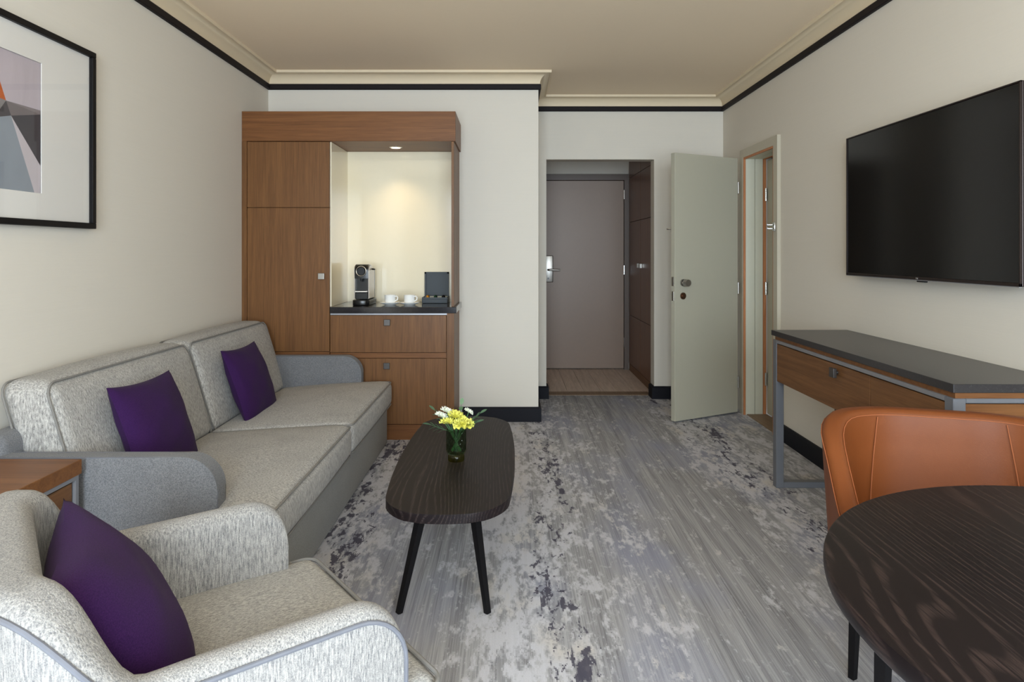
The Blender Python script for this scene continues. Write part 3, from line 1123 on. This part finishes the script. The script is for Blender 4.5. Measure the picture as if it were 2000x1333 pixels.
# ------------------------------------------------------------------ side table
st = thing('side_table', (-1.62, 1.86, 0), 'oak side table with grey metal edge between sofa arm and armchair', 'table')
mesh('top', box(-1.83, -1.418, 1.52, 2.205, .555, .603, bev=.0015, seg=1), M['oak_h'], st)
bm = bmesh.new()
for (x0, x1, y0, y1, z0, z1) in ((-1.436, -1.422, 1.53, 2.195, .541, .555), (-1.436, -1.422, 2.181, 2.195, 0, .541), (-1.436, -1.422, 1.53, 1.544, 0, .541), (-1.436, -1.422, 1.544, 2.181, 0, .014),
                                 (-1.82, -1.806, 2.181, 2.195, 0, .555), (-1.82, -1.806, 1.53, 1.544, 0, .555), (-1.806, -1.436, 2.181, 2.195, .541, .555), (-1.806, -1.436, 1.53, 1.544, .541, .555)):
    BX(bm, x0, x1, y0, y1, z0, z1)
mesh('frame', bm, M['steel'], st)
mesh('side_panel', box(-1.80, -1.432, 1.55, 2.175, .10, .533), M['oak_y'], st)

# ------------------------------------------------------------------ foreground armchair
AH = R(38)
ac = thing('armchair', (-.66, 1.38, 0), 'pale grey upholstered tub armchair beside the side table', 'armchair', rz=AH)


def path_u(x0, xb, hy, r, nseg=14, nar=8, nb=12):
    """U-shaped centre line: from the right arm's front round the back to the left arm's front"""
    pts = []
    for i in range(nseg):
        pts.append((x0 + (xb + r - x0) * i / nseg, -hy))
    for i in range(nar + 1):
        t = R(270 - 90 * i / nar)
        pts.append((xb + r + r * math.cos(t), -hy + r + r * math.sin(t)))
    for i in range(1, nb):
        pts.append((xb, -hy + r + 2 * (hy - r) * i / nb))
    for i in range(nar + 1):
        t = R(180 - 90 * i / nar)
        pts.append((xb + r + r * math.cos(t), hy - r + r * math.sin(t)))
    for i in range(1, nseg + 1):
        pts.append((xb + r + (x0 - xb - r) * i / nseg, hy))
    return pts


def shell(pts, hf, tf, z0, rr, lean=lambda p: 0.0, nr=6, nz=6, bot=lambda p: None):
    """solid upholstered wall swept along pts; returns bmesh and the outer/inner edge lines"""
    bm = bmesh.new()
    N = len(pts)
    rows, outer, inner = [], [], []
    for i, p in enumerate(pts):
        a = Vector(pts[max(0, i - 1)])
        b = Vector(pts[min(N - 1, i + 1)])
        d = (b - a).normalized()
        nrm = Vector((d.y, -d.x))           # towards the outside for this direction of travel? fixed below
        P = Vector(p)
        if nrm.dot(P - Vector((0.05, 0))) < 0:
            nrm = -nrm
        h, t, ln = hf(p, i), tf(p), lean(p)
        zb = bot(p) if bot(p) is not None else z0
        r = min(rr, t / 2 - .001, (h - zb) * .45)
        prof = [(t / 2, zb + (h - r - zb) * j / nz) for j in range(nz + 1)]
        prof += [(t / 2 - r + r * math.cos(q), h - r + r * math.sin(q)) for q in [R(90 * j / nr) for j in range(1, nr + 1)]]
        prof += [(-t / 2 + r - r * math.sin(q), h - r + r * math.cos(q)) for q in [R(90 * j / nr) for j in range(0, nr + 1)]]
        prof += [(-t / 2, zb + (h - r - zb) * (nz - j) / nz) for j in range(1, nz + 1)]
        row = []
        for o, z in prof:
            q = P + nrm * (o + ln * max(0, z - .3))
            row.append(bm.verts.new((q.x, q.y, z)))
        rows.append(row)
        q = P + nrm * (t / 2 + .001 + ln * max(0, h - r - .3))
        outer.append((q.x, q.y, h - r * .75))
        q = P + nrm * (-t / 2 - .001 + ln * max(0, h - r - .3))
        inner.append((q.x, q.y, h - r * .75))
    m_ = len(rows[0])
    for A, B in zip(rows, rows[1:]):
        for j in range(m_):
            bm.faces.new((A[j], A[(j + 1) % m_], B[(j + 1) % m_], B[j]))
    bm.faces.new(rows[0])
    bm.faces.new(rows[-1][::-1])
    return bm, outer, inner


def sm(a, b, x):
    t = max(0.0, min(1.0, (x - a) / (b - a)))
    return t * t * (3 - 2 * t)


AP = path_u(.305, -.295, .322, .16, 20, 14, 8)
AX0 = .305


def ac_h(p, i):
    h = .625 + (.785 - .625) * sm(-.14, -.275, p[0])
    d = AX0 - p[0]
    r = .10
    if d < r:
        h = h - r + math.sqrt(max(0, r * r - (r - d) ** 2))
    return max(h, .50)


# extra stations at the rounded arm fronts
def densify(pts, x_from, n):
    xs = [AX0 - .10 * (1 - math.cos(R(90 * i / n))) for i in range(n + 1)]
    ys = pts[0][1], pts[-1][1]
    mid = [p for p in pts if p[0] < AX0 - .105]
    return [(x, ys[0]) for x in xs] + mid + [(x, ys[1]) for x in xs[::-1]]


AP = densify(AP, .2, 8)
bm, outer, inner = shell(AP, ac_h, lambda p: .066 + .03 * sm(-.1, -.28, p[0]), .07, .032, lambda p: .03 * sm(-.05, -.28, p[0]))
sh = mesh('shell', bm, M['fab_side'], ac, True, local=True)
bm = bmesh.new()
TUBE(bm, [(AX0 - .004, outer[0][1], .10)] + outer[:] + [(AX0 - .004, outer[-1][1], .10)], .0045, 8)
mesh('piping', bm, M['piping_b'], sh, True, local=True)


def tee(q):
    lim = .352 if q[0] > AX0 + .005 else .315
    return (q[0], max(-lim, min(lim, q[1])), q[2])


bm = bmesh.new()
CUSH(bm, (.065, 0, .345), (.335, .352, .082), .04, (.02, .0, .03), 20, 4, tee)
s = mesh('seat_cushion', bm, M['fab_chair'], ac, True, local=True)
bm = bmesh.new()
TUBE(bm, [tee((x, y, .418)) for x, y in rrect(.065, 0, .333, .350, .04, 8)], .005, 8, True)
mesh('piping', bm, M['piping'], s, True, local=True)
mesh('base', box(-.30, .375, -.335, .335, .06, .285, bev=.015, seg=3), M['fab_side'], ac, True, local=True)
for (x, y) in ((.33, .29), (.33, -.29), (-.28, .25), (-.28, -.25)):
    mesh('leg', box(x - .02, x + .02, y - .02, y + .02, 0, .072), M['blackpaint'], ac, local=True)

u = Vector((math.cos(AH), math.sin(AH), 0))
v = Vector((-math.sin(AH), math.cos(AH), 0))
C0 = Vector((-.66, 1.38, 0))
PH = R(31)
pu = Vector((math.cos(PH), math.sin(PH), 0))
pv = Vector((-math.sin(PH), math.cos(PH), 0))
pillow(C0 + u * (-.125) + v * (.0) + Vector((0, 0, .565)), -pv, -pu * .56 + Vector((0, 0, 1)), .45, .44, .18, 'large purple pillow leaning in the pale grey armchair', None, 3)

# ------------------------------------------------------------------ coffee table
tb = thing('coffee_table', (-.222, 2.86, 0), 'dark wood boat-shaped coffee table on splayed black legs', 'table')


def boat(cx, cy, hx, hy, bulge, r, n=8):
    pts = []
    cor = []
    for (sx, sy, a0) in ((1, 1, 0), (-1, 1, 90), (-1, -1, 180), (1, -1, 270)):
        for i in range(n + 1):
            t = R(a0 + 90 * i / n)
            cor.append((sx * (hx - r) + r * math.cos(t), sy * (hy - r) + r * math.sin(t)))
        # points along the following straight side
        nxt = {(1, 1): (-1, 1), (-1, 1): (-1, -1), (-1, -1): (1, -1), (1, -1): (1, 1)}[(sx, sy)]
        if nxt[0] == sx:                     # long side
            for i in range(1, 12):
                y = sy * (hy - r) * (1 - 2 * i / 12)
                cor.append((sx * hx, y))
        else:
            for i in range(1, 8):
                x = sx * (hx - r) * (1 - 2 * i / 8)
                cor.append((x, sy * hy))
    for x, y in cor:
        bx = bulge * math.copysign(1, x) * (1 - (y / hy) ** 2) * min(1, abs(x) / (hx - r))
        by = .045 * math.copysign(1, y) * (1 - (x / hx) ** 2) * min(1, abs(y) / (hy - r))
        pts.append((cx + x + bx, cy + y + by))
    return pts


bm = bmesh.new()
PRISM(bm, boat(-.222, 2.86, .207, .615, .036, .12), 'z', .388, .420, .004, 2)
mesh('top', bm, M['wenge'], tb, True)
for (sx, sy) in ((-1, -1), (1, -1), (-1, 1), (1, 1)):
    bm = bmesh.new()
    tx, ty = -.222 + sx * .088, 2.86 + sy * .44
    fx, fy = -.238 + sx * .158, 2.86 + sy * .486
    TUBE(bm, [(fx, fy, 0), (tx, ty, .389)], [.013, .021], 4)
    mesh('leg', bm, M['blackpaint'], tb)

vz = .4205
va = thing('vase', (-.224, 2.775, vz), 'smoked green glass vase on the coffee table', 'vase')
bm = bmesh.new()
LATHE(bm, [(.0, .026), (.030, .026), (.037, .029), (.0405, .036), (.0410, .045), (.0410, .132), (.0395, .133), (.0385, .130), (.0380, .045), (.034, .032), (.0, .030)], 36)
mesh('bowl', bm, M['vase'], va, True, local=True)
bm = bmesh.new()
LATHE(bm, [(.0, .0), (.033, .0), (.0345, .003), (.0345, .020), (.031, .0255), (.0, .0255)], 36)
mesh('foot', bm, M['vase_base'], va, True, local=True)
bm = bmesh.new()
for q in range(10):
    a = 2 * math.pi * q / 10
    for zz in (.055, .085, .115):
        pts = [(.0412 * math.cos(a + .28 * math.cos(t)), .0412 * math.sin(a + .28 * math.cos(t)), zz + .014 * math.sin(t)) for t in [2 * math.pi * i / 8 for i in range(8)]]
        TUBE(bm, pts, .0011, 4, True)
mesh('pressed_pattern', bm, M['vase'], va, True, local=True)


def carnation(loc, rad, mat, label, group, cat='flower', nm='carnation', seed=0, stem_to=None):
    rnd = random.Random(seed)
    bm = bmesh.new()
    n = 40
    for k in range(5):
        tilt = [.15, .45, .8, 1.1, 1.35][k]
        rl = rad * 1.14 * [1.0, .98, .88, .70, .45][k]
        ph = rnd.uniform(0, 6)
        rows = []
        for i in range(5):
            s = i / 4
            row = []
            for j in range(n):
                a = 2 * math.pi * j / n
                w = s * s * rad * .16 * (math.sin(9 * a + ph) + .5 * math.sin(17 * a + 2 * ph))
                rr_ = rl * s * math.cos(tilt) * (1 + .06 * math.sin(5 * a + ph)) + .002
                zz = rl * s * math.sin(tilt) + w - rad * .1
                row.append(bm.verts.new((rr_ * math.cos(a), rr_ * math.sin(a), zz)))
            rows.append(row)
        for A, B in zip(rows, rows[1:]):
            for j in range(n):
                bm.faces.new((A[j], A[(j + 1) % n], B[(j + 1) % n], B[j]))
    t = thing(nm, loc, label, cat, group)
    f = mesh('petals', bm, mat, t, True, local=True)
    f.rotation_euler = (rnd.uniform(-.5, .5), rnd.uniform(-.5, .5), rnd.uniform(0, 6))
    if stem_to is not None:
        bm = bmesh.new()
        TUBE(bm, [Vector(stem_to) - Vector(loc), (Vector(stem_to) - Vector(loc)) * .4 + Vector((0, 0, .004)), (0, 0, -rad * .1)], .0022, 6)
        mesh('stem', bm, M['stem'], t, True, local=True)
    return t


vx, vy = -.224, 2.775
FL = [((.000, -.010, .185), .031, 'at the top middle of the bouquet'), ((-.034, -.022, .160), .030, 'at the lower left of the bouquet'),
      ((.024, -.028, .158), .031, 'at the front of the bouquet'), ((.046, -.006, .150), .027, 'at the right edge of the bouquet'), ((-.010, .026, .172), .028, 'at the back of the bouquet')]
for i, (d, rad, lab) in enumerate(FL):
    carnation((vx + d[0], vy + d[1], vz + d[2]), rad, M['yellow'], 'yellow ruffled carnation ' + lab, 'yellow carnations in the vase', seed=i + 11,
              stem_to=(vx - d[0] * .35, vy - d[1] * .35, vz + .036))
WF = [((-.062, -.004, .183), 'white blossom at the left rim of the bouquet'), ((-.040, .006, .200), 'white blossom behind the left yellow carnation'), ((.052, .004, .200), 'small white blossom at the upper right of the bouquet')]
for i, (d, lab) in enumerate(WF):
    carnation((vx + d[0], vy + d[1], vz + d[2]), .024 if i < 2 else .017, M['white_petal'], lab, 'white blossoms in the vase', nm='white_blossom', seed=i + 31,
              stem_to=(vx - d[0] * .3, vy - d[1] * .3, vz + .036))
LV = [((-.105, -.01, .150), 'grey-green leaf sprig pointing left'), ((-.090, .01, .205), 'grey-green leaf sprig at the upper left'), ((.100, .0, .195), 'grey-green leaf sprig at the upper right'),
      ((.085, -.01, .160), 'grey-green leaf sprig at the lower right'), ((.018, .035, .222), 'grey-green leaf sprig standing at the back')]
for i, (d, lab) in enumerate(LV):
    t = thing('leaf_sprig', (vx, vy, vz + .11), lab + ' of the bouquet', 'leaf', 'leaf sprigs in the vase')
    e = Vector(d) - Vector((0, 0, .11))
    base = Vector((-d[0] * .2, -d[1] * .2, -.07))
    bm = bmesh.new()
    TUBE(bm, [base, e * .25, e], [.002, .0018, .0008], 6)
    mesh('stem', bm, M['stem'], t, True, local=True)
    for q in (.45, .62, .8, 1.0):
        for sd in (-1, 1) if q < 1 else (0,):
            p = e * q
            dirv = (e.normalized() + Vector((0, sd * .7, sd * .35))).normalized()
            side = dirv.cross(Vector((0, .6, .8))).normalized()
            ln, wd = .036, .009
            bm = bmesh.new()
            rows = []
            for s_ in range(7):
                f = s_ / 6
                wv = wd * math.sin(math.pi * min(1, f * .96 + .02)) ** .8
                cpt = p + dirv * (ln * f) + Vector((0, 0, -.006 * f * f))
                rows.append([bm.verts.new(cpt - side * wv), bm.verts.new(cpt + Vector((0, 0, -.0015))), bm.verts.new(cpt + side * wv)])
            for A, B in zip(rows, rows[1:]):
                bm.faces.new((A[0], A[1], B[1], B[0]))
                bm.faces.new((A[1], A[2], B[2], B[1]))
            mesh('leaf', bm, M['leafgreen'], t, True, local=True)

# ------------------------------------------------------------------ orange chair
CH = R(253)
oc = thing('tub_chair', (1.19, 1.72, 0), 'orange leather tub chair tucked behind the round table', 'chair', rz=CH)
OX0 = .27
OP = path_u(OX0, -.255, .285, .19, 14, 10, 12)


def oc_h(p, i):
    h = .625 + (.815 - .625) * sm(.20, -.20, p[0])
    d = OX0 - p[0]
    if d < .05:
        h = h - .05 + math.sqrt(max(0, .05 * .05 - (.05 - d) ** 2))
    return h


bm, outer, inner = shell(OP, oc_h, lambda p: .050 + .012 * sm(0, -.2, p[0]), .47, .020, lambda p: .06, 5, 6)
bk = mesh('shell', bm, M['leather'], oc, True, local=True)
bm = bmesh.new()
TUBE(bm, [(p[0], p[1], p[2]) for p in inner], .0013, 6)
TUBE(bm, [(p[0], p[1], p[2]) for p in outer], .0013, 6)
mesh('stitching', bm, M['stitch'], bk, True, local=True)
# upright seams where the curved wings meet the inner back
for sgn in (-1, 1):
    bm = bmesh.new()
    TUBE(bm, [(-.235 + .05 * f, sgn * (.165 + .03 * math.sin(f * 1.5)), .795 - .34 * f) for f in [i / 8 for i in range(9)]], .0013, 6)
    mesh('seam', bm, M['stitch'], bk, True, local=True)
bm = bmesh.new()
CUSH(bm, (.01, 0, .475), (.25, .235, .04), .035, (0, 0, .012))
mesh('seat', bm, M['leather'], oc, True, local=True)
for (x, y) in ((.24, .25), (.24, -.25), (-.22, .22), (-.22, -.22)):
    bm = bmesh.new()
    TUBE(bm, [(x * 1.06, y * 1.06, 0), (x, y, .472)], [.013, .022], 4)
    mesh('leg', bm, M['blackpaint'], oc, local=True)

# ------------------------------------------------------------------ round dining table
rt = thing('round_table', (1.111, .987, 0), 'round dark wood dining table in front of the orange chair', 'table')
bm = bmesh.new()
LATHE(bm, [(.0, .702), (.568, .702), (.578, .704), (.583, .710), (.585, .720), (.585, .733), (.583, .738), (.579, .740), (.0, .740)], 128, (1.111, .987, 0))
mesh('top', bm, M['wenge2'], rt, True)
bm = bmesh.new()
LATHE(bm, [(.0, .012), (.30, .012), (.30, .024), (.06, .034), (.045, .06), (.045, .69), (.16, .7015), (.0, .7015)], 40, (1.111, .987, 0))
mesh('pedestal', bm, M['blackpaint'], rt, True)
bm = bmesh.new()
LATHE(bm, [(.0, .0), (.28, .0), (.28, .0125), (.0, .0125)], 40, (1.111, .987, 0))
mesh('foot', bm, M['blackm'], rt, True)
